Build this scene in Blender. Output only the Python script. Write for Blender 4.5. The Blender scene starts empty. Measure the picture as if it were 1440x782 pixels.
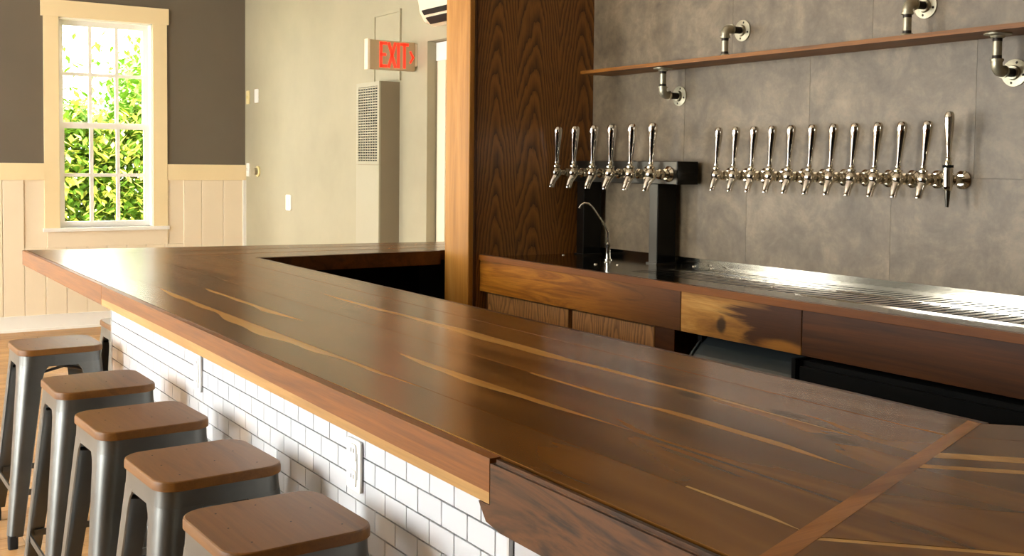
import bpy, bmesh, math, random
from mathutils import Vector, Matrix
random.seed(7)
S = bpy.context.scene
COL = S.collection
PI = math.pi

# ------------------------------------------------------------------ camera
cam_d = bpy.data.cameras.new('camera'); cam = bpy.data.objects.new('camera', cam_d); COL.objects.link(cam)
right = Vector((0.5450, 0.8384, 0.0109)); up = Vector((-0.0443, 0.0158, 0.9989)); back = right.cross(up).normalized()
up = back.cross(right).normalized(); right.normalize()
cam.matrix_world = Matrix(((right.x, up.x, back.x, 0.0), (right.y, up.y, back.y, -0.785), (right.z, up.z, back.z, 1.47), (0, 0, 0, 1)))
cam_d.sensor_width = 36; cam_d.lens = 37.826; cam_d.shift_x = 0.0; cam_d.shift_y = -91.0 / 1440.0
cam_d.clip_start = 0.02; cam_d.clip_end = 200
S.camera = cam

# ------------------------------------------------------------------ world, light, exposure
wd = bpy.data.worlds.new('sky'); S.world = wd; wd.use_nodes = True
bg = wd.node_tree.nodes['Background']; bg.inputs['Color'].default_value = (1.0, 0.97, 0.90, 1); bg.inputs['Strength'].default_value = 20.0
S.view_settings.view_transform = 'Standard'; S.view_settings.look = 'None'
S.cycles.sample_clamp_indirect = 25.0
S.view_settings.exposure = 0.0; S.view_settings.gamma = 1.0; S.view_settings.use_curve_mapping = False

def area(name, loc, aim, sx, sy, power, color):
    l = bpy.data.lights.new(name, 'AREA'); l.shape = 'RECTANGLE'; l.size = sx; l.size_y = sy; l.energy = power; l.color = color
    o = bpy.data.objects.new(name, l); COL.objects.link(o); o.location = loc
    o.rotation_euler = (Vector(aim) - Vector(loc)).to_track_quat('-Z', 'Y').to_euler()
    return o
DAY = (0.80, 0.91, 1.0)
# daylight entering by the windows of the room that the photograph does not show
area('daylight_side_window', (-8.8, -4.42, 1.5), (-8.8, 0, 1.5), 0.9, 2.3, 60, DAY)
area('daylight_side_window', (-6.1, -4.42, 1.5), (-6.1, 0, 1.5), 1.1, 2.3, 95, DAY)
area('daylight_side_window', (-3.5, -4.42, 1.5), (-3.5, 0, 1.5), 1.3, 2.3, 135, DAY)
area('daylight_far_window', (-10.12, -2.6, 1.78), (0, -2.6, 1.78), 0.78, 1.78, 90, (1.0, 0.90, 0.74))

# ------------------------------------------------------------------ helpers
def lin(c):
    c = c / 255.0
    return c / 12.92 if c <= 0.04045 else ((c + 0.055) / 1.055) ** 2.4
def rgb(r, g, b): return (lin(r), lin(g), lin(b), 1.0)

class NT:
    def __init__(s, name):
        s.m = bpy.data.materials.new(name); s.m.use_nodes = True; s.t = s.m.node_tree
        s.b = s.t.nodes['Principled BSDF']
    def n(s, kind, **kw):
        x = s.t.nodes.new(kind)
        for k, v in kw.items():
            if k in x.inputs: x.inputs[k].default_value = v
            else: setattr(x, k, v)
        return x
    def l(s, a, b): s.t.links.new(a, b)
    def math(s, op, a, b=None, c=None):
        x = s.t.nodes.new('ShaderNodeMath'); x.operation = op
        for i, v in enumerate((a, b, c)):
            if v is None: continue
            if isinstance(v, (int, float)): x.inputs[i].default_value = v
            else: s.l(v, x.inputs[i])
        return x.outputs[0]
    def ramp(s, fac, stops):
        x = s.t.nodes.new('ShaderNodeValToRGB'); e = x.color_ramp.elements
        while len(e) < len(stops): e.new(0.5)
        for i, (p, c) in enumerate(stops): e[i].position = p; e[i].color = c
        s.l(fac, x.inputs[0]); return x.outputs[0]
    def set(s, **kw):
        for k, v in kw.items(): s.b.inputs[k.replace('_', ' ')].default_value = v
        return s
    def bump(s, h, strength, dist=0.002):
        x = s.n('ShaderNodeBump', Strength=strength, Distance=dist); s.l(h, x.inputs['Height']); s.l(x.outputs[0], s.b.inputs['Normal'])

def mix(N, fac, a, b, mode='MIX'):
    x = N.t.nodes.new('ShaderNodeMix'); x.data_type = 'RGBA'; x.blend_type = mode
    if isinstance(fac, (int, float)): x.inputs[0].default_value = fac
    else: N.l(fac, x.inputs[0])
    for i, v in ((6, a), (7, b)):
        if isinstance(v, tuple): x.inputs[i].default_value = v
        else: N.l(v, x.inputs[i])
    return x.outputs[2]

def coords(N, scale, rot=(0, 0, 0), rand=6.0):
    tc = N.n('ShaderNodeTexCoord'); mp = N.n('ShaderNodeMapping')
    mp.inputs['Rotation'].default_value = rot; mp.inputs['Scale'].default_value = scale
    N.l(tc.outputs['Object'], mp.inputs['Vector'])
    oi = N.n('ShaderNodeObjectInfo')
    ad = N.n('ShaderNodeVectorMath', operation='ADD'); N.l(mp.outputs[0], ad.inputs[0])
    cx = N.n('ShaderNodeCombineXYZ'); r = N.math('MULTIPLY', oi.outputs['Random'], rand)
    for i in range(3): N.l(r, cx.inputs[i])
    N.l(cx.outputs[0], ad.inputs[1])
    return ad.outputs[0], oi.outputs['Random']

def plain(name, col, rough=0.5, metal=0.0, var=0.06, nscale=3.0, bump=0.0, bscale=60.0, coat=0.0, spec=0.5):
    N = NT(name); v, rnd = coords(N, (1, 1, 1))
    no = N.n('ShaderNodeTexNoise', Scale=nscale, Detail=6.0, Roughness=0.6); N.l(v, no.inputs['Vector'])
    c0 = tuple(max(0, x * (1 - var)) for x in col[:3]) + (1,); c1 = tuple(min(1, x * (1 + var)) for x in col[:3]) + (1,)
    N.l(N.ramp(no.outputs[0], [(0.3, c0), (0.7, c1)]), N.b.inputs['Base Color'])
    N.set(Roughness=rough, Metallic=metal); N.b.inputs['Coat Weight'].default_value = coat; N.b.inputs['Specular IOR Level'].default_value = spec
    if bump:
        n2 = N.n('ShaderNodeTexNoise', Scale=bscale, Detail=4.0); N.l(v, n2.inputs['Vector']); N.bump(n2.outputs[0], bump)
    return N.m

def wood(name, stops, axis='x', rough=0.35, coat=0.0, fine=0.35, swirl=1.2, hue=0.25, rot=0.0, sc=1.0, spec=0.28, grain=9.0, fade=None, detail=7.0, bump=0.06, knots=None, kaxis=1):
    N = NT(name)
    big, small = grain * sc, 0.9 * sc
    s = {'x': (small, big, big), 'y': (big, small, big), 'z': (big, big, small)}[axis]
    v, rnd = coords(N, s, rot=(0, 0, rot))
    a = N.n('ShaderNodeTexNoise', Scale=1.0, Detail=detail, Roughness=0.62 if detail > 5 else 0.5, Distortion=swirl); N.l(v, a.inputs['Vector'])
    col = N.ramp(a.outputs[0], stops)
    s2 = {'x': (5, 220, 220), 'y': (220, 5, 220), 'z': (220, 220, 5)}[axis]
    v2, _ = coords(N, s2, rot=(0, 0, rot))
    b = N.n('ShaderNodeTexNoise', Scale=1.0, Detail=3.0, Roughness=0.7); N.l(v2, b.inputs['Vector'])
    if fade:      # heartwood darkening along the board: (x start, x end, dark colour)
        tc = N.n('ShaderNodeTexCoord'); sp = N.n('ShaderNodeSeparateXYZ'); N.l(tc.outputs['Object'], sp.inputs[0])
        mr = N.n('ShaderNodeMapRange'); mr.inputs[1].default_value = fade[0]; mr.inputs[2].default_value = fade[1]; mr.interpolation_type = 'SMOOTHSTEP'
        N.l(N.math('ADD', sp.outputs[0], N.math('MULTIPLY', N.math('SUBTRACT', a.outputs[0], 0.5), 0.9)), mr.inputs[0])
        col = mix(N, mr.outputs[0], col, fade[2])
    for (kx, kv, rx, rv, kc) in (knots or []):
        tc = N.n('ShaderNodeTexCoord'); sp = N.n('ShaderNodeSeparateXYZ'); N.l(tc.outputs['Object'], sp.inputs[0])
        du = N.math('DIVIDE', N.math('SUBTRACT', sp.outputs[0], kx), rx); dv = N.math('DIVIDE', N.math('SUBTRACT', sp.outputs[kaxis], kv), rv)
        rr_ = N.math('ADD', N.math('SQRT', N.math('ADD', N.math('MULTIPLY', du, du), N.math('MULTIPLY', dv, dv))), N.math('MULTIPLY', N.math('SUBTRACT', a.outputs[0], 0.5), 1.6))
        mr = N.n('ShaderNodeMapRange'); mr.interpolation_type = 'SMOOTHSTEP'; N.l(rr_, mr.inputs[0])
        for q_, v_ in ((1, 0.45), (2, 1.15), (3, 0.85), (4, 0.0)): mr.inputs[q_].default_value = v_
        col = mix(N, mr.outputs[0], col, kc)
    fib = N.ramp(b.outputs[0], [(0.35, (1 - fine, 1 - fine, 1 - fine, 1)), (0.65, (1, 1, 1, 1))])
    col = mix(N, 1.0, col, fib, 'MULTIPLY')
    val = N.math('MULTIPLY_ADD', rnd, hue, 1.0 - hue * 0.5)
    hs = N.n('ShaderNodeHueSaturation', Hue=0.503, Saturation=1.05); N.l(col, hs.inputs['Color']); N.l(val, hs.inputs['Value'])
    N.l(hs.outputs[0], N.b.inputs['Base Color'])
    N.set(Roughness=rough); N.b.inputs['Coat Weight'].default_value = coat; N.b.inputs['Coat Roughness'].default_value = 0.12; N.b.inputs['Specular IOR Level'].default_value = spec
    if bump: N.bump(b.outputs[0], bump, 0.001)
    return N.m

def oak(name, dark, light, per=0.115, freq=46.0, tilt=0.1, zc=1.1, rough=0.4):
    N = NT(name); tc = N.n('ShaderNodeTexCoord'); sp = N.n('ShaderNodeSeparateXYZ'); N.l(tc.outputs['Object'], sp.inputs[0])
    h = N.math('ADD', sp.outputs[0], sp.outputs[1])
    nv = N.n('ShaderNodeMapping'); nv.inputs['Scale'].default_value = (7, 7, 2.4); N.l(tc.outputs['Object'], nv.inputs['Vector'])
    no = N.n('ShaderNodeTexNoise', Scale=1.0, Detail=5.0, Roughness=0.55); N.l(nv.outputs[0], no.inputs['Vector'])
    d = N.math('SUBTRACT', no.outputs[0], 0.5)
    u = N.math('ADD', N.math('PINGPONG', h, per), N.math('MULTIPLY', d, 0.022))
    sh = N.math('MULTIPLY', N.math('SINE', N.math('MULTIPLY', h, 9.0)), 0.35)
    w = N.math('MULTIPLY', N.math('ADD', N.math('SUBTRACT', sp.outputs[2], zc), sh), tilt)
    w2 = N.math('ADD', w, N.math('MULTIPLY', d, 0.05))
    r = N.math('ADD', N.math('SQRT', N.math('ADD', N.math('MULTIPLY', u, u), 0.0009)), w2)
    f = N.math('FRACT', N.math('MULTIPLY', r, freq * 1.6))
    mv = N.n('ShaderNodeMapping'); mv.inputs['Scale'].default_value = (300, 300, 9); N.l(tc.outputs['Object'], mv.inputs['Vector'])
    fi = N.n('ShaderNodeTexNoise', Scale=1.0, Detail=2.0); N.l(mv.outputs[0], fi.inputs['Vector'])
    ff = N.math('ADD', N.math('MULTIPLY', f, 0.7), N.math('MULTIPLY', fi.outputs[0], 0.45))
    mid = tuple((a + b) / 2 for a, b in zip(dark, light))
    col = N.ramp(ff, [(0.15, dark), (0.42, mid), (0.75, light), (0.98, mid)])
    N.l(col, N.b.inputs['Base Color']); N.set(Roughness=rough); N.bump(fi.outputs[0], 0.08, 0.001)
    return N.m

def concrete(name):
    N = NT(name); v, rnd = coords(N, (1, 1, 1), rand=9.0)
    a = N.n('ShaderNodeTexNoise', Scale=6.5, Detail=10.0, Roughness=0.72, Distortion=0.3); N.l(v, a.inputs['Vector'])
    b = N.n('ShaderNodeTexNoise', Scale=22.0, Detail=6.0, Roughness=0.7); N.l(v, b.inputs['Vector'])
    c1 = N.ramp(a.outputs[0], [(0.28, rgb(88, 75, 56)), (0.5, rgb(117, 101, 78)), (0.74, rgb(150, 131, 104))])
    c2 = N.ramp(b.outputs[0], [(0.32, (0.78, 0.78, 0.78, 1)), (0.6, (1, 1, 1, 1))])
    col = mix(N, 0.8, c1, c2, 'MULTIPLY')
    hs = N.n('ShaderNodeHueSaturation'); N.l(col, hs.inputs['Color']); N.l(N.math('MULTIPLY_ADD', rnd, 0.08, 0.96), hs.inputs['Value'])
    N.l(hs.outputs[0], N.b.inputs['Base Color']); N.set(Roughness=0.48)
    N.bump(b.outputs[0], 0.05, 0.002)
    return N.m

def emis(name, col, strength, base=None):
    N = NT(name); N.set(Base_Color=base or col, Roughness=0.4)
    N.b.inputs['Emission Color'].default_value = col; N.b.inputs['Emission Strength'].default_value = strength
    return N.m

M = {}
WAL = [(0.26, rgb(60, 36, 18)), (0.40, rgb(96, 61, 31)), (0.52, rgb(122, 81, 43)), (0.64, rgb(98, 63, 33)), (0.78, rgb(66, 40, 20))]
DK = rgb(34, 20, 10)
KN = [(1.61, .115, .05, .016, DK), (1.80, .155, .045, .016, DK), (1.95, .095, .05, .018, DK), (.35, .05, .06, .014, DK)]
M['walnut_x'] = wood('walnut_long', WAL, 'x', 0.22, 0.0, 0.03, 0.9, 0.55, spec=0.24, detail=3.0, grain=5.0, bump=0.0, knots=KN)
M['walnut_y'] = wood('walnut_cross', WAL, 'y', 0.22, 0.0, 0.03, 0.9, 0.55, spec=0.24, detail=3.0, grain=5.0, bump=0.0)
M['walnut_d'] = wood('walnut_diagonal', WAL, 'x', 0.22, 0.0, 0.03, 0.9, 0.5, rot=-PI / 4, spec=0.24, detail=3.0, grain=5.0, bump=0.0)
SAP = [(0.25, rgb(158, 112, 62)), (0.5, rgb(184, 137, 82)), (0.75, rgb(202, 156, 98))]
M['sap_x'] = wood('sapwood_long', SAP, 'x', 0.23, 0.0, 0.12, 0.8, 0.15, spec=0.24, detail=4.0, bump=0.0)
M['sap_d'] = wood('sapwood_diagonal', SAP, 'x', 0.23, 0.0, 0.12, 0.8, 0.15, rot=-PI / 4, spec=0.24, detail=4.0, bump=0.0)
M['mitre'] = wood('mitre_wood', [(0.25, rgb(120, 70, 34)), (0.5, rgb(156, 98, 50)), (0.75, rgb(178, 118, 64))], 'y', 0.25, 0.0, 0.15, 1.2, 0.1, detail=4.0, bump=0.0)
M['cherry'] = wood('fascia_wood', [(0.3, rgb(102, 56, 20)), (0.55, rgb(134, 78, 30)), (0.8, rgb(114, 64, 24))], 'x', 0.4, 0.0, 0.25, 0.8, 0.12, sc=1.6)
M['cherry_sap'] = wood('fascia_sapwood', [(0.3, rgb(156, 114, 66)), (0.6, rgb(182, 140, 88)), (0.8, rgb(168, 126, 74))], 'x', 0.4, 0.0, 0.15, 0.7, 0.1, sc=1.6)
M['burl'] = wood('burl_walnut', [(0.3, rgb(20, 10, 5)), (0.43, rgb(52, 29, 14)), (0.54, rgb(92, 56, 30)), (0.68, rgb(34, 18, 9))], 'x', 0.28, 0.1, 0.15, 3.0, 0.1, sc=2.2, bump=0.0, grain=3.2)
M['burl_gold'] = wood('golden_burl', [(0.25, rgb(84, 46, 20)), (0.45, rgb(142, 86, 38)), (0.6, rgb(180, 116, 54)), (0.8, rgb(112, 64, 28))], 'x', 0.35, 0.1, 0.2, 3.0, 0.1, sc=1.4, fade=(-0.15, 0.75, rgb(84, 48, 22)))
M['apron_dark'] = wood('dark_walnut_apron', [(0.25, rgb(44, 22, 9)), (0.5, rgb(78, 43, 19)), (0.75, rgb(96, 54, 24))], 'x', 0.35, 0.1, 0.25, 2.0, 0.1)
M['apron_sap'] = wood('two_tone_apron', [(0.3, rgb(96, 58, 28)), (0.48, rgb(170, 118, 62)), (0.62, rgb(204, 156, 92)), (0.8, rgb(150, 98, 48))], 'x', 0.35, 0.1, 0.2, 1.6, 0.05, fade=(0.86, 0.98, rgb(70, 38, 17)), knots=[(.85, .955, .022, .03, rgb(36, 20, 9)), (1.12, .915, .12, .028, rgb(168, 112, 56))], kaxis=2)
M['nosing'] = wood('nosing_walnut', [(0.3, rgb(88, 48, 22)), (0.6, rgb(128, 76, 38)), (0.8, rgb(102, 58, 28))], 'x', 0.3, 0.1, 0.2, 0.8, 0.1)
M['pine'] = wood('knotty_pine', [(0.25, rgb(128, 80, 36)), (0.5, rgb(174, 119, 62)), (0.75, rgb(196, 144, 84))], 'z', 0.42, 0.0, 0.15, 1.6, 0.05, sc=0.8)
M['dark_trim'] = wood('dark_trim_wood', [(0.3, rgb(46, 26, 14)), (0.6, rgb(78, 46, 26))], 'z', 0.4, 0.0, 0.2, 0.8, 0.05)
M['oak_panel'] = oak('stained_oak', rgb(62, 35, 11), rgb(150, 96, 40), freq=34.0, tilt=0.16)
M['oak_door'] = oak('light_oak', rgb(84, 52, 24), rgb(168, 118, 66), per=0.09, zc=0.6)
M['shelf'] = wood('shelf_wood', [(0.3, rgb(84, 48, 18)), (0.55, rgb(148, 92, 40)), (0.8, rgb(106, 62, 25))], 'x', 0.45, 0.0, 0.3, 1.6, 0.05)
M['seat'] = wood('seat_wood', [(0.25, rgb(92, 58, 26)), (0.5, rgb(120, 79, 39)), (0.75, rgb(106, 67, 31))], 'x', 0.45, 0.0, 0.12, 0.9, 0.18, sc=1.5)
M['floor'] = wood('floor_oak', [(0.25, rgb(150, 108, 68)), (0.5, rgb(184, 140, 94)), (0.75, rgb(198, 156, 110))], 'y', 0.4, 0.0, 0.2, 0.8, 0.18)
M['concrete'] = concrete('concrete_panel')
M['joint'] = plain('panel_joint', rgb(104, 92, 76), 0.8)
M['tile'] = plain('white_glazed_tile', rgb(222, 223, 225), 0.16, 0, 0.02, 2.0, coat=0.3)
M['grout'] = plain('grey_grout', rgb(44, 47, 52), 0.9)
M['taupe'] = plain('taupe_paint', rgb(104, 94, 79), 0.7, 0, 0.04, 2.0, 0.05)
M['greypaint'] = plain('grey_green_plaster', rgb(166, 158, 131), 0.65, 0, 0.09, 1.3, 0.2, 10.0)
M['cream'] = plain('cream_paint', rgb(236, 219, 190), 0.4, 0, 0.02)
M['casing'] = plain('yellow_cream_paint', rgb(238, 216, 170), 0.4, 0, 0.02)
M['white'] = plain('white_paint', rgb(240, 236, 226), 0.4, 0, 0.02)
M['plate'] = plain('white_plastic', rgb(236, 234, 226), 0.3, 0, 0.02)
M['ivory'] = plain('ivory_plastic', rgb(226, 210, 150), 0.35, 0, 0.02)
M['slot'] = plain('black_slot', rgb(18, 16, 14), 0.6)
M['black'] = plain('black_paint', rgb(8, 8, 8), 0.7, 0, 0.1, spec=0.12)
M['charcoal'] = plain('charcoal_plastic', rgb(52, 58, 60), 0.38, 0, 0.04)
M['heater'] = plain('beige_enamel', rgb(172, 166, 142), 0.45, 0, 0.03)
M['heater_side'] = plain('taupe_enamel', rgb(138, 124, 100), 0.45, 0, 0.03)
M['chrome'] = plain('chrome', rgb(226, 222, 214), 0.07, 1.0, 0.02)
M['brass'] = plain('polished_nickel', rgb(216, 208, 190), 0.14, 1.0, 0.03)
M['steel'] = plain('stainless_steel', rgb(150, 146, 134), 0.13, 1.0, 0.04, 8.0)
M['tower'] = plain('brushed_tower_steel', rgb(84, 80, 72), 0.3, 1.0, 0.05, 8.0)
M['towerblack'] = plain('black_tower_side', rgb(26, 25, 23), 0.24, 0.6, 0.05)
M['galv'] = plain('galvanised_pipe', rgb(172, 164, 140), 0.42, 0.7, 0.12, 30.0)
M['thread'] = plain('dark_pipe_thread', rgb(48, 40, 32), 0.5, 0.6)
M['gun'] = plain('gunmetal_sheet', rgb(106, 106, 102), 0.4, 1.0, 0.16, 5.0)
M['gundark'] = plain('dark_gunmetal_bar', rgb(66, 64, 62), 0.42, 0.8, 0.1, 5.0)
M['rubber'] = plain('black_rubber', rgb(22, 21, 20), 0.7)
M['trimmetal'] = plain('pale_edge_trim', rgb(206, 204, 200), 0.35, 0.3)
M['exit_red'] = emis('lit_red_letters', rgb(255, 40, 16), 1.6)
M['exitbox'] = plain('beige_sign_plastic', rgb(186, 162, 124), 0.4, 0, 0.02)
M['ceiling'] = plain('ceiling_paint', rgb(232, 226, 212), 0.8)
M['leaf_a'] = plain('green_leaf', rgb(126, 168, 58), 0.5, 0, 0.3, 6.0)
M['leaf_b'] = plain('sun_painted_leaf', rgb(214, 216, 104), 0.5, 0, 0.3, 6.0)  # yellow green, with sunlight put into the leaf colour
M['bark'] = plain('brown_branch', rgb(96, 66, 44), 0.8)
M['lawn'] = plain('lawn', rgb(92, 120, 60), 0.9, 0, 0.2)
gN = NT('window_glass'); gN.set(Base_Color=(1, 1, 1, 1), Roughness=0.0, IOR=1.02); gN.b.inputs['Transmission Weight'].default_value = 1.0
M['glass'] = gN.m

def box(bm, x0, x1, y0, y1, z0, z1, mi=0):
    v = [bm.verts.new(p) for p in ((x0, y0, z0), (x1, y0, z0), (x1, y1, z0), (x0, y1, z0), (x0, y0, z1), (x1, y0, z1), (x1, y1, z1), (x0, y1, z1))]
    fs = [bm.faces.new([v[i] for i in q]) for q in ((3, 2, 1, 0), (4, 5, 6, 7), (0, 1, 5, 4), (1, 2, 6, 5), (2, 3, 7, 6), (3, 0, 4, 7))]
    for f in fs: f.material_index = mi
    return v
def bevel(bm, w, seg=1):
    bmesh.ops.bevel(bm, geom=list(bm.edges), offset=w, segments=seg, affect='EDGES', profile=0.5)
def axisM(p, d):
    return Matrix.Translation(Vector(p)) @ Vector(d).to_track_quat('Z', 'Y').to_matrix().to_4x4()
def lathe(bm, prof, p=(0, 0, 0), d=(0, 0, 1), seg=20, mi=0, smooth=True):
    m = axisM(p, d); rings = []
    for r, z in prof:
        if r < 1e-6: rings.append([bm.verts.new(m @ Vector((0, 0, z)))])
        else: rings.append([bm.verts.new(m @ Vector((r * math.cos(2 * PI * i / seg), r * math.sin(2 * PI * i / seg), z))) for i in range(seg)])
    for a, b in zip(rings, rings[1:]):
        for i in range(seg):
            j = (i + 1) % seg
            q = ([a[0]] if len(a) == 1 else [a[i], a[j]]) + ([b[0]] if len(b) == 1 else [b[j], b[i]])
            if len(q) > 2:
                f = bm.faces.new(q); f.material_index = mi; f.smooth = smooth
    for rg, fl in ((rings[0], True), (rings[-1], False)):
        if len(rg) > 2: f = bm.faces.new(rg[::-1] if fl else rg); f.material_index = mi
def tube(bm, pts, r, seg=12, mi=0):
    pts = [Vector(p) for p in pts]; n = len(pts); rings = []
    rr = r if isinstance(r, (list, tuple)) else [r] * n
    ref = None
    for i, p in enumerate(pts):
        t = (pts[min(i + 1, n - 1)] - pts[max(i - 1, 0)]).normalized()
        if ref is None: ref = Vector((0, 0, 1)) if abs(t.z) < 0.9 else Vector((1, 0, 0))
        a = t.cross(ref).normalized(); b = a.cross(t).normalized(); ref = b
        rings.append([bm.verts.new(p + (a * math.cos(2 * PI * k / seg) + b * math.sin(2 * PI * k / seg)) * rr[i]) for k in range(seg)])
    for A, B in zip(rings, rings[1:]):
        for k in range(seg):
            f = bm.faces.new((A[k], A[(k + 1) % seg], B[(k + 1) % seg], B[k])); f.smooth = True; f.material_index = mi
    bm.faces.new(rings[0][::-1]).material_index = mi; bm.faces.new(rings[-1]).material_index = mi
def prism(bm, pts, off, mi=0):
    """closed outline pts (3d) pushed by off (3d)"""
    off = Vector(off); a = [bm.verts.new(p) for p in pts]; b = [bm.verts.new(Vector(p) + off) for p in pts]
    n = len(pts); bm.faces.new(a[::-1]).material_index = mi; bm.faces.new(b).material_index = mi
    for i in range(n):
        bm.faces.new((a[i], a[(i + 1) % n], b[(i + 1) % n], b[i])).material_index = mi
def rrect(w, h, r, n=6, cx=0, cy=0):
    out = []
    for sx, sy, a0 in ((1, 1, 0), (-1, 1, 90), (-1, -1, 180), (1, -1, 270)):
        for k in range(n + 1):
            a = math.radians(a0 + 90 * k / n)
            out.append((cx + sx * (w / 2 - r) + r * math.cos(a), cy + sy * (h / 2 - r) + r * math.sin(a)))
    return out
def mesh(name, bm, mats, recalc=True):
    if recalc: bmesh.ops.recalc_face_normals(bm, faces=bm.faces)
    for e in bm.edges:
        if len(e.link_faces) == 2 and e.calc_face_angle(0) > 0.62: e.smooth = False
    me = bpy.data.meshes.new(name); bm.to_mesh(me); bm.free()
    for m in (mats if isinstance(mats, (list, tuple)) else [mats]): me.materials.append(M[m] if isinstance(m, str) else m)
    return me
def obj(name, bm, mats, parent=None, loc=None, world=True, label=None):
    """one mesh object; a bmesh in world space is moved into the parent's frame"""
    me = bm if isinstance(bm, bpy.types.Mesh) else mesh(name, bm, mats)
    o = bpy.data.objects.new(name, me); COL.objects.link(o)
    if parent is not None:
        o.parent = parent
        if world and not isinstance(bm, bpy.types.Mesh):
            q = parent
            off = Vector((0, 0, 0))
            while q is not None: off += q.location; q = q.parent
            me.transform(Matrix.Translation(-off))
    if loc is not None: o.location = loc
    if label: o['label'] = label
    return o
def tag(o, label, cat, group=None, kind=None):
    o['label'] = label; o['category'] = cat
    if group: o['group'] = group
    if kind: o['kind'] = kind
    return o
def thing(name, label, cat, loc=(0, 0, 0), rz=0.0, group=None):
    o = bpy.data.objects.new(name, None); COL.objects.link(o); o.empty_display_size = 0.05
    o.location = loc; o.rotation_euler = (0, 0, rz)
    return tag(o, label, cat, group)
def struct(name, bm, mats, label, cat):
    return tag(obj(name, bm, mats), label, cat, None, 'structure')
def B(*boxes):
    bm = bmesh.new()
    for b in boxes: box(bm, *b)
    return bm
def copy_tree(src, parent=None):
    c = src.copy(); COL.objects.link(c)
    if parent is not None: c.parent = parent
    for ch in list(src.children): copy_tree(ch, c)
    return c

# ------------------------------------------------------------------ room shell
XF = -9.9; YG = 2.646; W = 2.312; YS = -4.3; XN = 3.2; ZC = 3.4
XP = -4.069   # oak clad face of the partition
fl = struct('floor', B((XF - 0.2, XN + 0.2, YS - 0.3, 3.6, -0.12, -0.012)), 'joint', 'light oak plank floor of the bar room', 'floor')
pm = {}
for L in (1.15, 1.8):
    bm = B((0.0012, 0.1188, 0.001, L - 0.001, -0.012, 0)); bevel(bm, 0.0012); pm[L] = mesh('plank', bm, 'floor')
k = 0
x = XF
while x < -3.2:
    y = -2.4 - random.random() * 1.0
    while y < (2.6 if x < -5.1 else 0.75):
        L = random.choice((1.15, 1.8)); obj('plank', pm[L], None, fl, (x, y, 0)); y += L
    x += 0.12
bm = bmesh.new()
x = XF
while x < XN:   # boards outside the view
    if x >= -3.2: box(bm, x + .0012, x + .1188, YS, 3.3, -0.012, 0)
    else: box(bm, x + .0012, x + .1188, YS, -3.45, -0.012, 0); box(bm, x + .0012, x + .1188, 2.6, 3.3, -0.012, 0)
    x += 0.12
r = obj('planking', bm, 'floor', fl); r['kind'] = 'stuff'

struct('ceiling', B((XF - 0.2, XN + 0.2, YS - 0.2, 3.6, ZC, ZC + 0.1)), 'ceiling', 'plain pale ceiling above the bar', 'ceiling')

# far wall with the window (taupe above, cream boarding below)
wy0, wy1, wz0, wz1 = 0.999, 1.79, 0.876, 2.69       # visible window opening
vy0, vy1 = -2.99, -2.2                              # its twin, out of view
def wall_x(x0, x1, holes, za=0.0):
    bx = []; y = YS
    for (a, b, c, d) in holes:
        bx += [(x0, x1, y, a, za, ZC), (x0, x1, a, b, za, c), (x0, x1, a, b, d, ZC)]; y = b
    bx.append((x0, x1, y, 3.6, za, ZC)); return B(*bx)
struct('wall_far', wall_x(XF - 0.2, XF, [(vy0, vy1, wz0, wz1), (wy0, wy1, wz0, wz1)]), 'taupe', 'taupe painted end wall around the tall window', 'wall')
# boarding: every board a part
wain = tag(obj('wainscot', B((XF, XF + 0.006, YS, YG, 0.0, 0.70), (XF, XF + 0.006, YS, vy0 - .1, .7, 1.3), (XF, XF + 0.006, vy1 + .1, wy0 - .1, .7, 1.3), (XF, XF + 0.006, wy1 + .1, YG, .7, 1.3)), 'cream'),
           'cream vertical board wainscot under the chair rail on the end wall', 'wainscot', None, 'structure')
def wboard(y0, y1, z0, z1):
    bm = B((XF + 0.006, XF + 0.018, y0 + .002, y1 - .002, z0, z1)); bevel(bm, 0.003); return mesh('board', bm, 'cream')
y = YG - 0.215
edges = [YG, 2.431, 2.23, 2.06, 1.893]
e = 1.893
while e > -1.4: e -= 0.168; edges.append(e)
for a, b in zip(edges[1:], edges):
    hi = 1.292
    if a < 1.92 and b > 0.88: hi = 0.712
    obj('board', wboard(a, b, 0.13, hi), None, wain)
bb = struct('baseboard_far', B((XF + .006, XF + 0.024, YS, YG, 0, 0.118), (XF + .006, XF + 0.03, YS, YG, 0.118, 0.134), (XF + .024, XF + .036, YS, YG, 0, 0.022)), 'white', 'tall white baseboard along the end wall', 'baseboard')
struct('trim_1', B((XF + .006, XF + 0.026, YS, vy0 - .12, 1.291, 1.434), (XF + .006, XF + 0.026, vy1 + .12, 0.88, 1.291, 1.434), (XF + .006, XF + 0.026, 1.917, YG, 1.291, 1.434)), 'casing', 'wide flat cream chair rail on the end wall', 'trim')
struct('trim_2', B((XF + .006, XF + 0.03, YG - .03, YG, 0.13, 1.291)), 'white', 'thin white corner strip where boarding meets the grey wall', 'trim')

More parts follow.
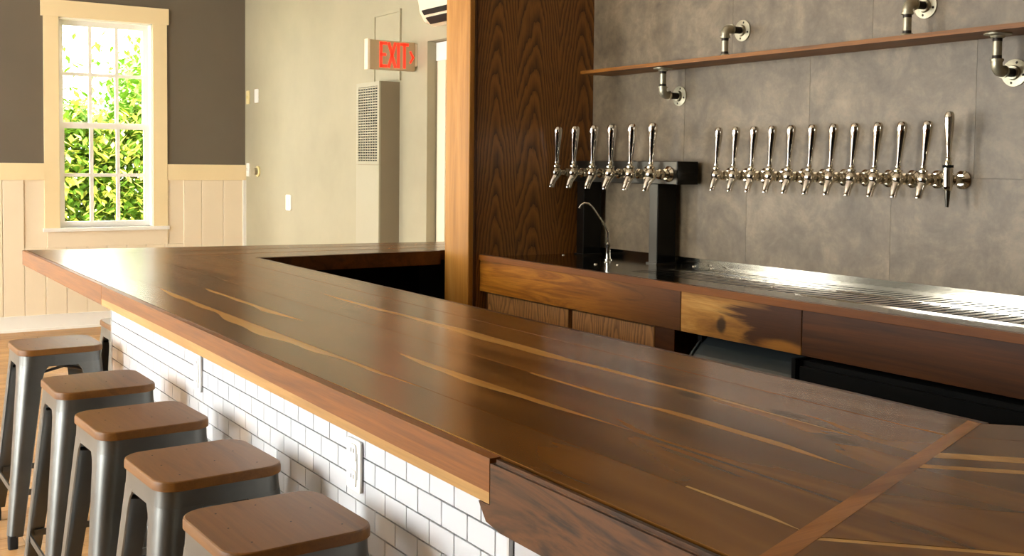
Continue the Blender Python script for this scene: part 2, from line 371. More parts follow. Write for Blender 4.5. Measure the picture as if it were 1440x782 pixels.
def window_x(name, y0, y1, label, panes=True):
    w = tag(obj(name, B((XF - 0.2, XF - 0.19, y0 - .01, y0, wz0, wz1)), 'white'), label, 'window', None, 'structure')
    obj('casing', B((XF, XF + 0.022, y0 - 0.12, y0, wz0 - .02, wz1), (XF, XF + 0.022, y1, y1 + 0.125, wz0 - .02, wz1)), 'casing', w)
    obj('head_casing', B((XF, XF + 0.03, y0 - 0.14, y1 + 0.14, wz1 - .003, wz1 + 0.138)), 'casing', w)
    obj('sill', B((XF - .1, XF + 0.05, y0 - 0.135, y1 + 0.135, wz0 - 0.03, wz0)), 'white', w)
    obj('apron', B((XF, XF + 0.02, y0 - 0.1, y1 + 0.125, wz0 - 0.165, wz0 - 0.03)), 'cream', w)
    obj('jamb', B((XF - .2, XF, y0, y0 + .012, wz0, wz1), (XF - .2, XF, y1 - .012, y1, wz0, wz1), (XF - .2, XF, y0, y1, wz1 - .012, wz1)), 'white', w)
    zm = 1.765
    for zlo, zhi, xs in ((wz0, zm + .02, XF - 0.10), (zm - .02, wz1 - .012, XF - 0.14)):
        a, b = y0 + .012, y1 - .012
        s = obj('sash', B((xs, xs + .035, a, a + .045, zlo, zhi), (xs, xs + .035, b - .045, b, zlo, zhi), (xs, xs + .035, a + .045, b - .045, zlo, zlo + .05), (xs, xs + .035, a + .045, b - .045, zhi - .045, zhi)), 'white', w)
        pa, pb, qa, qb = a + .045, b - .045, zlo + .05, zhi - .045
        for i in (1, 2):
            yy = pa + (pb - pa) * i / 3; obj('muntin', B((xs + .004, xs + .031, yy - .015, yy + .015, qa, qb)), 'white', s)
        zz = (qa + qb) / 2; obj('muntin', B((xs + .005, xs + .03, pa, pb, zz - .015, zz + .015)), 'white', s)
        for i in range(3 if panes else 0):
            for j in range(2):
                ya = pa + (pb - pa) * i / 3; za = qa + (qb - qa) * j / 2
                obj('pane', B((xs + .016, xs + .019, ya + .01, ya + (pb - pa) / 3 - .01, za + .01, za + (qb - qa) / 2 - .01)), 'glass', s)
    return w
window_x('window_1', wy0, wy1, 'tall white divided sash window with cream casing, garden outside')

window_x('window_2', vy0, vy1, 'tall white sash window further along the end wall', False)
# side wall (front of the room, out of view) with three windows; wall behind the camera
sw = [(-9.3, -8.3), (-6.7, -5.5), (-4.2, -2.8)]
bx = []; x = XF - .2
for a, b in sw:
    bx += [(x, a, YS - .15, YS, 0, ZC), (a, b, YS - .15, YS, 0, .3), (a, b, YS - .15, YS, 2.65, ZC)]; x = b
bx.append((x, XN, YS - .15, YS, 0, ZC))
struct('wall_front', B(*bx), 'taupe', 'taupe painted window wall opposite the taps', 'wall')
for q, (a, b) in enumerate(sw):
    w = tag(obj('window_%d' % (q + 3), B((a, a + .05, YS - .1, YS - .02, .3, 2.65), (b - .05, b, YS - .1, YS - .02, .3, 2.65), (a + .05, b - .05, YS - .1, YS - .02, .3, .36), (a + .05, b - .05, YS - .1, YS - .02, 2.59, 2.65)), 'white'),
            'white framed full height window in the side wall, %s from the far end' % ['first', 'second', 'third'][q], 'window', None, 'structure')
    obj('mullion', B(((a + b) / 2 - .02, (a + b) / 2 + .02, YS - .09, YS - .03, .36, 2.59)), 'white', w)
    obj('casing', B((a - .1, a, YS, YS + .02, .25, 2.75), (b, b + .1, YS, YS + .02, .25, 2.75), (a, b, YS, YS + .02, 2.65, 2.75), (a, b, YS, YS + .02, .25, .3)), 'casing', w)
struct('wall_near', B((XN, XN + .15, YS - .15, 3.6, 0, ZC)), 'taupe', 'taupe painted wall at the near end', 'wall')

# grey plaster side wall with a recessed doorway
struct('wall_side', B((XF, -6.32, YG, YG + .2, 0, ZC), (-6.32, -4.0, YG, YG + .2, 2.276, ZC), (-4.9, -4.0, YG, YG + .2, 0, 2.276)), 'greypaint', 'grey green plaster wall with the lit sign and wall heater', 'wall')
d = tag(obj('door_1', B((-6.318, -4.902, YG + .095, YG + .135, 0.005, 2.274)), 'cream'), 'cream painted door set back in the grey wall beside the pine post', 'door', None, 'structure')
obj('casing', B((-6.31, -6.2, YG + .07, YG + .095, 0.005, 2.15), (-5.0, -4.905, YG + .07, YG + .095, 0.005, 2.15)), 'cream', d)
obj('head_casing', B((-6.318, -4.902, YG + .065, YG + .095, 2.15, 2.27)), 'white', d)
obj('door_handle', B((-6.1, -6.07, YG + .045, YG + .095, 1.0, 1.02), (-6.1, -5.98, YG + .035, YG + .05, 1.0, 1.02)), 'steel', d)

# tap wall: concrete panels on a dark ground
wb = struct('wall_back', B((XP - .2, XN, W + 0.012, W + .2, 0, ZC), (XP - .2, XP - .0, YG - .05, YG + .2, 0, ZC)), 'joint', 'concrete panelled wall behind the beer taps', 'wall')
rows = [(0.98, 1.44, -3.06), (1.44, 1.90, -3.43), (1.90, 2.36, -3.155), (2.36, 2.82, -3.43), (2.82, 3.4, -3.1)]
for z0, z1, x0 in rows:
    xs = [XP]; xx = x0
    while xx < XP + .1: xx += 0.68
    while xx < 2.0: xs.append(xx); xx += 0.68
    xs.append(XN)
    for a, b in zip(xs, xs[1:]):
        bm = B((a + .0005, b - .0005, W + .001 * random.random() * .3, W + .012, z0 + .0005, z1 - .0005)); obj('panel', bm, 'concrete', wb)

# partition with the pine end board and stained oak cladding
pt = tag(obj('partition', B((-4.262, XP - .012, 1.66, W + .3, 0, ZC)), 'dark_trim'), 'tall partition clad in dark stained oak with a pine end post', 'partition')
bm = B((-4.276, XP + .002, 1.633, 1.66, 0, ZC)); bevel(bm, .003); obj('end_post', bm, 'pine', pt, label='pale knotty pine end board')
obj('edge_trim', B((XP - .012, XP + .006, 1.66, 1.672, 0, ZC)), 'dark_trim', pt)
obj('oak_panel', B((XP - .012, XP, 1.672, W, 0, ZC)), 'oak_panel', pt, label='dark stained oak panel with bold cathedral grain')

# ------------------------------------------------------------------ bar top
H = 1.07; TH = 0.045
top = thing('bar_counter', 'long glossy dark walnut plank bar top with pale sapwood streaks', 'bar counter', (-3.0, 0.38, H))
def far_x(y): return -5.10 + (0.78 / 0.75) * y          # far mitre
def near_x(y): return -0.764 - (0.258 / 0.745) * y      # near mitre (left side of the strip)
ys = [0.0, 0.122, 0.246, 0.370, 0.512, 0.635, 0.752]
# sapwood streaks: plank index -> list of (edge 'lo'/'hi', x0, x1, width)
SAPS = {0: [('hi', -3.45, -1.68, 0.043), ('lo', -1.9, -1.0, 0.004)], 1: [('lo', -1.06, -0.82, 0.008), ('hi', -3.4, -2.55, 0.029), ('hi', -2.06, -1.25, 0.026)],
        2: [('hi', -1.74, -1.35, 0.014)], 3: [('lo', -1.45, -0.98, 0.020), ('hi', -3.1, -1.40, 0.023)], 4: [('lo', -2.9, -1.08, 0.017)], 5: []}
def plank(i, y0, y1, xa, xb, dz):
    bm = bmesh.new(); n = 90; g = 0.0005; P = []
    for k in range(n + 1):
        row = []
        t = k / n
        lo = hi = 0.0005
        xm = xa(0.5 * (y0 + y1)) + (xb(0.5 * (y0 + y1)) - xa(0.5 * (y0 + y1))) * t
        for e, s0, s1, wd_ in SAPS.get(i, []):
            if s0 < xm < s1:
                q = (xm - s0) / (s1 - s0); wv = wd_ * min(1, 4.0 * min(q, 1 - q)) * (0.75 + 0.3 * math.sin(xm * 7 + i) + 0.12 * math.sin(xm * 23 + 2 * i))
                if e == 'lo': lo = max(lo, wv)
                else: hi = max(hi, wv)
        for yy in (y0 + g, y0 + g + lo, y1 - g - hi, y1 - g):
            row.append((xa(yy) + (xb(yy) - xa(yy)) * t, yy, H + dz))
        P.append(row)
    V = [[bm.verts.new(p) for p in r] for r in P]
    Vb = [[bm.verts.new((r[j][0], r[j][1], H - TH)) for j in (0, 3)] for r in P]
    for a, b, c, dd, r0, r1 in zip(V, V[1:], Vb, Vb[1:], P, P[1:]):
        for j in range(3):
            f = bm.faces.new((a[j], b[j], b[j + 1], a[j + 1])); f.material_index = 0
            if j == 0 and (r0[1][1] - r0[0][1]) > .001: f.material_index = 1
            if j == 2 and (r0[3][1] - r0[2][1]) > .001: f.material_index = 1
        bm.faces.new((a[0], c[0], dd[0], b[0])); bm.faces.new((a[3], b[3], dd[1], c[1]))
        bm.faces.new((c[0], c[1], dd[1], dd[0]))
    bm.faces.new([V[0][j] for j in range(4)] + [Vb[0][1], Vb[0][0]]); bm.faces.new([V[-1][j] for j in range(3, -1, -1)] + [Vb[-1][0], Vb[-1][1]])
    return bm
for i in range(6):
    obj('plank', plank(i, ys[i], ys[i + 1], far_x, near_x, random.uniform(-.0003, .0003)), ['walnut_x', 'sap_x'], top)
# far leg: boards running towards the grey wall
def far_back(y): return -5.10 + 0.05 * y
xs6 = [i / 6 for i in range(7)]
for i in range(6):
    def px(f, y, yy=None): return (-5.10 + 0.78 * f) + (1 - f) * 0.16 * y
    f0, f1 = xs6[i], xs6[i + 1]
    ya = 0.75 * f0; yb = 0.75 * f1; ye = YG - .003
    bm = bmesh.new()
    pts = [(px(f0, ya) + .0005, ya + .0005, H - TH), (px(f1, yb) - .0005, yb + .0005, H - TH), (px(f1, ye) - .0005, ye, H - TH), (px(f0, ye) + .0005, ye, H - TH)]
    prism(bm, pts, (0, 0, TH + random.uniform(-.0003, .0003))); obj('plank', bm, 'walnut_y', top)
# mitre strip and the near leg at 45 degrees
bm = bmesh.new()
prism(bm, [(near_x(0.0) + .0005, 0.0, H - TH), (near_x(0) + .030, -.0, H - TH), (near_x(.752) + .024, 0.752, H - TH), (near_x(.752) + .0005, .752, H - TH)], (0, 0, TH + .0004))
obj('mitre_strip', bm, 'mitre', top, label='reddish mitre strip between the two legs of the top')
dq = Vector((1, 1, 0)).normalized(); nq = Vector((-1, 1, 0)).normalized()
o0 = Vector((near_x(0) + .030, 0, 0)); i0 = Vector((near_x(.752) + .024, .752, 0)); LEN = 1.2
depth = (i0 - o0).dot(nq)
fr = [0.0, 0.16, 0.185, 0.33, 0.50, 0.63, 0.665, 0.70, 0.735, 0.85, 1.0]
mats = ['walnut_d', 'walnut_d', 'sap_d', 'walnut_d', 'walnut_d', 'walnut_d', 'sap_d', 'walnut_d', 'sap_d', 'walnut_d', 'walnut_d']
fr = [0.0, 0.15, 0.165, 0.36, 0.60, 0.625, 0.68, 0.72, 0.86, 1.0]
mats = ['walnut_d', 'sap_d', 'walnut_d', 'walnut_d', 'sap_d', 'walnut_d', 'sap_d', 'walnut_d', 'walnut_d']
end = o0 + dq * LEN
for j in range(9):
    a = o0 + (i0 - o0) * fr[j]; b = o0 + (i0 - o0) * fr[j + 1]
    ea = a + dq * (LEN - (a - o0).dot(dq)); eb = b + dq * (LEN - (b - o0).dot(dq))
    n2 = (b - a).normalized() * .0005
    bm = bmesh.new(); prism(bm, [(p.x, p.y, H - TH) for p in (a + n2, ea + nq * .0005, eb - nq * .0005, b - n2)], (0, 0, TH + random.uniform(-.0003, .0003)))
    obj('plank', bm, mats[j], top)
# fascia boards
ZF = 1.006
def fascia(x0, x1, split):
    bm = bmesh.new()
    n = 24
    for k in range(n):
        a = x0 + (x1 - x0) * k / n; b = x0 + (x1 - x0) * (k + 1) / n
        za = split(a); zb = split(b)
        for lo0, lo1, hi0, hi1, mi in ((ZF, ZF, za, zb, 1), (za, zb, H - .001, H - .001, 0)):
            v = [bm.verts.new(p) for p in ((a, -.018, lo0), (b, -.018, lo1), (b, -.018, hi1), (a, -.018, hi0))]
            bm.faces.new(v).material_index = mi
    bmesh.ops.remove_doubles(bm, verts=bm.verts, dist=1e-5)
    v = box(bm, x0, x1, -.0178, .0, ZF, H - .001)
    return bm
bm = B((-5.11, -3.575, -.018, 0, ZF, H - .001)); bevel(bm, .0015)
obj('fascia_board', bm, 'cherry', top)
obj('fascia_board', fascia(-3.573, -1.228, lambda x: 1.026 + .004 * math.sin(x * 2.0 + 1)), ['cherry', 'cherry_sap'], top, label='two tone fascia board, red brown over pale sapwood')
bm = bmesh.new()
prism(bm, [(p[0], -.018, p[1]) for p in ((-1.226, H - .001), (-1.226, ZF - .001), (-1.256, ZF - .002), (-1.236, .980), (-1.20, .974), (near_x(0) + .03, .974), (near_x(0) + .03, H - .001))], (0, .018, 0))
bmesh.ops.bevel(bm, geom=[e for e in bm.edges if abs(e.verts[0].co.z - H) < .01 and abs(e.verts[1].co.z - H) < .01], offset=.006, segments=5, affect='EDGES')
for f in bm.faces: f.smooth = True
obj('fascia_board', bm, 'burl', top, label='deep dark burl fascia board with shaped lower end')
bm = bmesh.new(); a = o0; b = o0 + dq * LEN
prism(bm, [(a.x, a.y, .974), (b.x, b.y, .974), (b.x, b.y, H - .001), (a.x, a.y, H - .001)], tuple(-nq * .018)); obj('fascia_board', bm, 'burl', top)
obj('fascia_board', B((-4.322, -4.304, .752, 1.628, ZF, H - .001)), 'apron_dark', top)

obj('fascia_board', B((-4.3, -1.0, .752, .77, ZF, H - .001)), 'apron_dark', top)

# ------------------------------------------------------------------ bar base with white tiles
YT = 0.25; XE = -4.632; XC = -1.585; RP = 0.0525; TP = 0.1
base = thing('tiled_bar_front', 'bar front wall faced with white running bond tiles and dark joints', 'bar', (-3.1, 0.3, 0))
obj('core', B((XE, XC - .004, YT + .006, YT + .12, 0, H - TH - .002), (XE, XE + .12, YT + .006, 2.3, 0, H - TH - .002)), 'grout', base)
obj('shade_lining', B((XE + .12, -1.3, YT + .12, YT + .135, 0, 1.02), (XE + .12, XE + .135, YT + .135, 1.62, 0, 1.02)), 'black', base)  # added black sheets paint in the shade of the bar well
c22 = Vector((math.cos(math.radians(22.5)), math.sin(math.radians(22.5)), 0)); n22 = Vector((-c22.y, c22.x, 0))
c45 = dq; k0 = Vector((XC, YT + .006, 0)); k1 = k0 + c22 * 0.75; k2 = k1 + c45 * 1.5
for a, b, nn in ((k0, k1, n22), (k1, k2, nq)):
    bm = bmesh.new(); prism(bm, [(p.x, p.y, 0) for p in (a, b, b + nn * .12, a + nn * .12)], (0, 0, H - TH - .002)); obj('core', bm, 'grout', base)
def tile_mesh(w, h):
    bm = B((-w / 2, w / 2, 0, .0065, -h / 2, h / 2)); bevel(bm, .0009); return mesh('tile', bm, 'tile')
cache = {}
def tmesh(w, h):
    key = (round(w, 4), round(h, 4))
    if key not in cache: cache[key] = tile_mesh(*key)
    return cache[key]
G = 0.0034
cand = []
outl = [(-2.232, 0.779), (-3.424, 0.789)]
for r in range(-17, 4):
    z1 = 0.855 + RP * (r + 1); z0 = z1 - RP
    z1 = min(z1, H - TH - .003); z0 = max(z0, .004)
    if z1 - z0 < .012: continue
    off = -1.885 + (0.0 if r % 2 else TP / 2)
    xx = off + TP * math.floor((XE - off) / TP)
    while xx < XC - .004:
        a = max(xx, XE); b = min(xx + TP, XC - .006)
        if b - a > .012: cand.append((a, b, z0, z1))
        xx += TP
cam_p = Vector((0, -.785, 1.47))
def vis(c):
    p = Vector(((c[0] + c[1]) / 2, YT, (c[2] + c[3]) / 2)); dd = (p - cam_p).length
    return -(p.z - (0.30 + 0.10 * (-p.x - 1.5))) if p.z < (0.30 + 0.10 * (-p.x - 1.5)) else -dd * .001
cand.sort(key=lambda c: -(vis(c)))
bm_rest = bmesh.new()
tb = Vector(base.location)
for i, (a, b, z0, z1) in enumerate(cand):
    w, h = b - a - G, z1 - z0 - G
    if i < 300:
        obj('tile', tmesh(w, h), None, base, Vector(((a + b) / 2, YT - random.random() * .0004, (z0 + z1) / 2)) - tb)
    else: box(bm_rest, a + G / 2, b - G / 2, YT, YT + .0065, z0 + G / 2, z1 - G / 2)
r = obj('tiling', bm_rest, 'tile', base); r['kind'] = 'stuff'
# turned end of the tiling
for r in range(-17, 4):
    z1 = min(0.855 + RP * (r + 1), H - TH - .003); z0 = 0.855 + RP * r
    if z1 - z0 < .012: continue
    s = -(TP / 2 if r % 2 else 0)
    while s < 0.74:
        a = max(s, .006); b = min(s + TP, .745)
        if b - a > .012 and z0 > .55:
            p = k0 + c22 * ((a + b) / 2) - n22 * .0065
            o = obj('tile', tmesh(b - a - G, z1 - z0 - G), None, base, Vector((p.x, p.y, (z0 + z1) / 2)) - tb); o.rotation_euler = (0, 0, math.radians(22.5))
        s += TP
obj('corner_trim', B((XC - .006, XC + .001, YT - .003, YT + .012, .0, H - TH - .003)), 'trimmetal', base)
obj('end_trim', B((XE - .008, XE, YT - .002, YT + .03, .0, H - TH - .003)), 'trimmetal', base)

def outlet(x, z, label):
    t = thing('electrical_outlet', label, 'outlet', (x, YT - .002, z), 0, 'outlets on the tiled bar front')
    bm = bmesh.new(); prism(bm, [(p[0], 0.0, p[1]) for p in rrect(.074, .118, .006)], (0, -.006, 0)); obj('cover_plate', bm, 'plate', t, world=False)
    for dz in (.03, -.03):
        bm = bmesh.new(); prism(bm, [(p[0], -.006, p[1] + dz) for p in rrect(.034, .038, .008)], (0, -.0025, 0)); rc = obj('receptacle', bm, 'white', t, world=False)
        for dx in (-.007, .006): obj('prong_slot', B((dx, dx + .002, -.0092, -.0084, dz, dz + .009)), 'slot', rc, world=False)
    obj('indicator_bar', B((.018, .022, -.0075, -.006, -.03, .03)), 'trimmetal', t, world=False)
    return t
outlet(-2.232, .779, 'white outlet plate on the tiled bar front beside the nearest stools')
outlet(-3.424, .789, 'white outlet plate on the tiled bar front near its far end')

# ------------------------------------------------------------------ back bar: cabinet, apron boards, steel drip top
YC = 1.694; XEND = -0.25; ZT = 1.055
cab = thing('back_bar_cabinet', 'walnut back bar cabinet with light oak doors under the taps', 'cabinet', (-3.4, 2.0, 0))
obj('carcass', B((XP + .002, -2.80, 1.74, W, .1, 1.042), (XP + .002, -2.80, 1.80, W - .05, 0, .1), (XP + .002, XEND, 1.712, 1.74, .935, 1.042), (XP + .002, XEND, 2.2, W, .1, 1.042)), 'apron_dark', cab)
for a, b, m, lb in ((XP + .002, -2.748, 'burl_gold', 'golden brown burl apron board beside the oak partition'), (-2.210, XEND, 'apron_dark', 'dark walnut apron board')):
    bm = B((a, b, YC, YC + .015, .906, 1.043)); bevel(bm, .0015); obj('apron_board', bm, m, cab, label=lb)
bm = B((-2.746, -2.212, YC, YC + .015, .906, 1.043)); bevel(bm, .0015)
obj('apron_board', bm, 'apron_sap', cab, label='pale sapwood apron board with a dark heart and knot')
for a, b in ((-4.028, -3.42), (-3.395, -2.905)):
    bm = B((a, b, 1.712, 1.735, .12, .898)); bevel(bm, .002); dd = obj('door', bm, 'oak_door', cab)
obj('stile', B((-3.418, -3.397, 1.725, 1.74, .1, .93), (-4.067, -4.03, 1.725, 1.74, .1, .93)), 'dark_trim', cab)
obj('end_stile', B((-2.903, -2.80, 1.715, 1.74, .1, .93)), 'apron_dark', cab)

ct = thing('drip_counter', 'stainless steel drip counter with slotted trays and low splash lip', 'counter', (-3.0, 2.0, 1.0432))
obj('steel_deck', B((XP + .001, -3.27, YC + .016, W - .001, 1.0432, ZT), (-3.27, XEND, YC + .016, 1.905, 1.0432, ZT), (-3.27, XEND, 2.255, W - .001, 1.0432, ZT), (-3.27, XEND, 2.097, 2.115, 1.0432, ZT)), 'steel', ct)
obj('trough', B((-3.27, XEND, 1.905, 2.097, 1.0432, 1.0452), (-3.27, XEND, 2.115, 2.255, 1.0432, 1.0452)), 'slot', ct)
obj('nosing', B((XP + .001, XEND, YC - .006, YC + .016, 1.0432, 1.068)), 'nosing', ct)
obj('splash_lip', B((XP + .001, XEND, W - .008, W - .001, ZT, 1.085)), 'steel', ct)
obj('front_rim', B((-2.43, XEND, 1.903, 1.907, ZT, ZT + .003), (-2.43, XEND, 2.103, 2.109, ZT, ZT + .003)), 'chrome', ct)
SLT = 0.038; SG = 0.014
bm = B((0, SLT - SG, 1.906 - 2.0, 2.0965 - 2.0, ZT - .0010 - 1.0432, ZT - .0005 - 1.0432)); m1 = mesh('slat', bm, 'steel')
bm = B((0, SLT - SG, 2.1155 - 2.0, 2.2545 - 2.0, ZT - .0010 - 1.0432, ZT - .0005 - 1.0432)); m2 = mesh('slat', bm, 'steel')
x = -3.265
while x < -1.3:
    obj('slat', m1, None, ct, (x + 3.0, 0, 0)); obj('slat', m2, None, ct, (x + 3.0, 0, 0)); x += SLT
bm = bmesh.new()
while x < XEND - .04:
    box(bm, x, x + SLT - SG, 1.906, 2.0965, 1.05, ZT - .001); box(bm, x, x + SLT - SG, 2.1155, 2.2545, 1.05, ZT - .001); x += SLT
r = obj('slatting', bm, 'steel', ct); r['kind'] = 'stuff'
for sx, sy in ((-4.0, 2.1), (-3.62, 2.05), (-3.56, 1.95), (-3.5, 2.02), (-3.30, 2.26), (-3.2, 2.265), (-2.62, 2.0)):
    bm = bmesh.new(); lathe(bm, [(.008, 0), (.007, .003), (.004, .005), (0, .0055)], (sx, sy, ZT), seg=12); obj('screw_head', bm, 'chrome', ct)

# under counter coolers
cl = thing('bottle_cooler', 'charcoal cooler with a rounded front lid under the pale apron board', 'cooler', (-2.46, 1.95, 0))
prof = []
for k in range(11):
    a = math.radians(90 * k / 10); prof.append((1.90 - .26 * math.sin(a), .615 + .31 * math.cos(a)))
bm = bmesh.new(); prism(bm, [(-2.70, p[0], p[1]) for p in prof + [(1.64, .55), (2.15, .55), (2.15, .925)]], (.46, 0, 0)); obj('lid', bm, 'charcoal', cl)
bm = bmesh.new(); prism(bm, [(-2.712, p[0], p[1]) for p in [(q[0] - .004 if i else q[0], q[1] + .004) for i, q in enumerate(prof)] + [(1.636, .55), (1.66, .55)] + [(q[0] + .012, q[1] - .012) for q in prof[::-1]]], (.008, 0, 0)); obj('lid_edge', bm, 'charcoal', cl)
obj('body', B((-2.72, -2.22, 1.66, 2.15, .02, .55), (-2.72, -2.70, 1.75, 2.15, .55, .9), (-2.235, -2.22, 1.68, 2.15, .55, .895)), 'black', cl)
c2 = thing('black_cooler', 'black back bar cooler under the dark walnut apron', 'cooler', (-1.3, 1.95, 0))
obj('body', B((-2.19, -.4, 1.68, 2.15, .02, .895)), 'black', c2)
obj('edge_strip', B((-2.194, -2.188, 1.672, 1.68, .02, .895)), 'steel', c2)
obj('door', B((-2.185, -1.26, 1.66, 1.68, .1, .88), (-1.25, -.41, 1.66, 1.68, .1, .88)), 'black', c2)

# ------------------------------------------------------------------ tap tower and taps
YB0, YB1 = 2.178, 2.290
tw = thing('tap_tower', 'steel tap tower with a long box beam on two black sided posts', 'tap tower', (-3.7, 2.23, ZT))
bm = B((-4.066, -3.322, YB0, YB1, 1.393, 1.488)); bevel(bm, .002); obj('beam', bm, 'tower', tw)
obj('beam_end_cap', B((-3.322, -3.318, YB0, YB1, 1.393, 1.488)), 'towerblack', tw)
for xa, xb in ((-3.498, -3.445), (-4.012, -3.96)):
    bm = B((xa, xb, YB0 + .006, YB1 - .004, ZT, 1.393)); bevel(bm, .0015); po = obj('post', bm, 'tower', tw)
    obj('side_plate', B((xb, xb + .002, YB0 + .008, YB1 - .006, ZT, 1.393)), 'towerblack', po)
    obj('foot_plate', B((xa - .006, xb + .008, YB0 - .002, YB1, ZT, ZT + .006)), 'tower', po)

def make_tap():
    """origin: centre of the flange on the mounting face; -y is towards the bar"""
    t = thing('beer_tap', '', 'beer tap')
    bm = bmesh.new(); lathe(bm, [(.0, 0), (.029, 0), (.030, .004), (.025, .008), (.020, .011), (.020, .016), (.0, .016)], (0, 0, 0), (0, -1, 0), 22); obj('flange', bm, 'brass', t, world=False)
    bm = bmesh.new(); lathe(bm, [(.0, .0), (.0125, .0), (.0125, .016), (.019, .018), (.020, .024), (.019, .032), (.013, .034), (.0125, .05), (.015, .06), (.0, .062)], (0, -.012, 0), (0, -1, 0), 18); obj('shank', bm, 'brass', t, world=False)
    bm = bmesh.new(); lathe(bm, [(.0, -.024), (.010, -.022), (.017, -.013), (.020, .0), (.018, .010), (.013, .018), (.010, .022), (.015, .024), (.015, .029), (.0, .030)], (0, -.078, .0), (0, 0, 1), 18); obj('body', bm, 'brass', t, world=False)
    bm = bmesh.new(); tube(bm, [(0, -.074, -.004), (0, -.084, -.018), (0, -.094, -.036), (0, -.100, -.056), (0, -.101, -.062)], [.016, .015, .0125, .011, .0105], 14); obj('spout', bm, 'chrome', t, world=False)
    bm = bmesh.new(); lathe(bm, [(.0, 0), (.0085, 0), (.0065, .006), (.0095, .010), (.0095, .014), (.006, .017), (.0, .017)], (0, -.078, .029), (0, 0, 1), 16); obj('collar', bm, 'brass', t, world=False)
    bm = bmesh.new(); lathe(bm, [(.0, 0), (.0075, .0), (.0082, .02), (.0106, .05), (.0138, .085), (.0162, .115), (.0166, .130), (.0155, .139), (.010, .145), (.0, .147)], (0, -.078, .045), (.13, -.05, 1), 18); obj('handle', bm, 'chrome', t, world=False)
    return t
tap0 = make_tap(); used = False
def place_tap(loc, label, group):
    global used
    o = tap0 if not used else copy_tree(tap0); used = True
    o.location = loc; o['label'] = label; o['group'] = group
    return o
ORD = ['first', 'second', 'third', 'fourth', 'fifth', 'sixth', 'seventh', 'eighth', 'ninth', 'tenth', 'eleventh']
for i in range(11):
    o = place_tap((-3.153 + .0953 * i, W, 1.4345), 'chrome beer tap on the concrete wall, %s from the left in the long row' % ORD[i], 'beer taps on the concrete wall')
    o.rotation_euler = (0, 0, random.uniform(-.03, .03))
for i in range(6):
    lb = ['leftmost', 'second from left', 'third from left', 'fourth from left', 'fifth from left', 'rightmost'][i]
    o = place_tap((-4.03 + .132 * i, YB0, 1.4345), 'chrome beer tap on the steel tower beam, %s of six' % lb, 'beer taps on the tower')
    o.rotation_euler = (0, 0, random.uniform(-.03, .03)); o.scale = (1.12, 1.25, 1.1)
# stout tap
t = thing('stout_tap', 'taller chrome stout tap with black ring, right end of the wall row', 'beer tap', (-2.107, W, 1.4345))
bm = bmesh.new(); lathe(bm, [(.0, 0), (.029, 0), (.03, .005), (.024, .009), (.018, .014), (.0, .014)], (0, 0, 0), (0, -1, 0), 24); obj('flange', bm, 'brass', t, world=False)
bm = bmesh.new(); lathe(bm, [(.0, .0), (.012, .0), (.012, .03), (.017, .033), (.017, .05), (.011, .053), (.011, .07), (.0, .07)], (0, -.01, 0), (0, -1, 0), 18); obj('shank', bm, 'brass', t, world=False)
bm = bmesh.new(); lathe(bm, [(.0, -.034), (.012, -.034), (.0145, -.028), (.0155, -.02), (.0155, .038), (.0, .04)], (0, -.08, 0), (0, 0, 1), 20); obj('body', bm, 'chrome', t, world=False)
bm = bmesh.new(); lathe(bm, [(.0, 0), (.0165, 0), (.0165, .008), (.0, .008)], (0, -.08, .039), (0, 0, 1), 20); obj('ring', bm, 'black', t, world=False)
bm = bmesh.new(); lathe(bm, [(.0, -.052), (.005, -.052), (.009, -.01), (.0095, 0), (.0, 0)], (0, -.08, -.034), (0, 0, 1), 16); obj('spout', bm, 'tower', t, world=False)
bm = bmesh.new(); lathe(bm, [(.0, 0), (.010, 0), (.011, .01), (.008, .016), (.009, .022), (.006, .026), (.0, .026)], (0, -.08, .047), (0, 0, 1), 16); obj('collar', bm, 'brass', t, world=False)
bm = bmesh.new(); lathe(bm, [(.0, 0), (.006, .0), (.009, .03), (.0135, .085), (.0152, .12), (.0148, .135), (.010, .143), (.0, .146)], (0, -.08, .072), (.02, -.03, 1), 18); obj('handle', bm, 'chrome', t, world=False)

# small gooseneck water faucet
t = thing('water_faucet', 'small chrome gooseneck water faucet between the tower posts', 'faucet', (-3.706, 2.13, ZT))
bm = bmesh.new(); lathe(bm, [(.0, 0), (.016, 0), (.016, .004), (.0105, .007), (.0105, .06), (.0125, .062), (.0125, .07), (.006, .078), (.0, .078)], seg=18); obj('base', bm, 'chrome', t, world=False)
bm = bmesh.new(); tube(bm, [(0, 0, .07), (0, 0, .12), (-.012, -.012, .155), (-.04, -.03, .20), (-.058, -.045, .232), (-.07, -.056, .246), (-.085, -.068, .248), (-.096, -.078, .238), (-.102, -.083, .224)], [.0055, .005, .0045, .0045, .0045, .0045, .0045, .005, .006], 12); obj('gooseneck', bm, 'chrome', t, world=False)
bm = bmesh.new(); tube(bm, [(0, 0, .062), (-.03, .012, .066), (-.05, .02, .066)], [.004, .004, .005], 10); obj('lever', bm, 'tower', t, world=False)

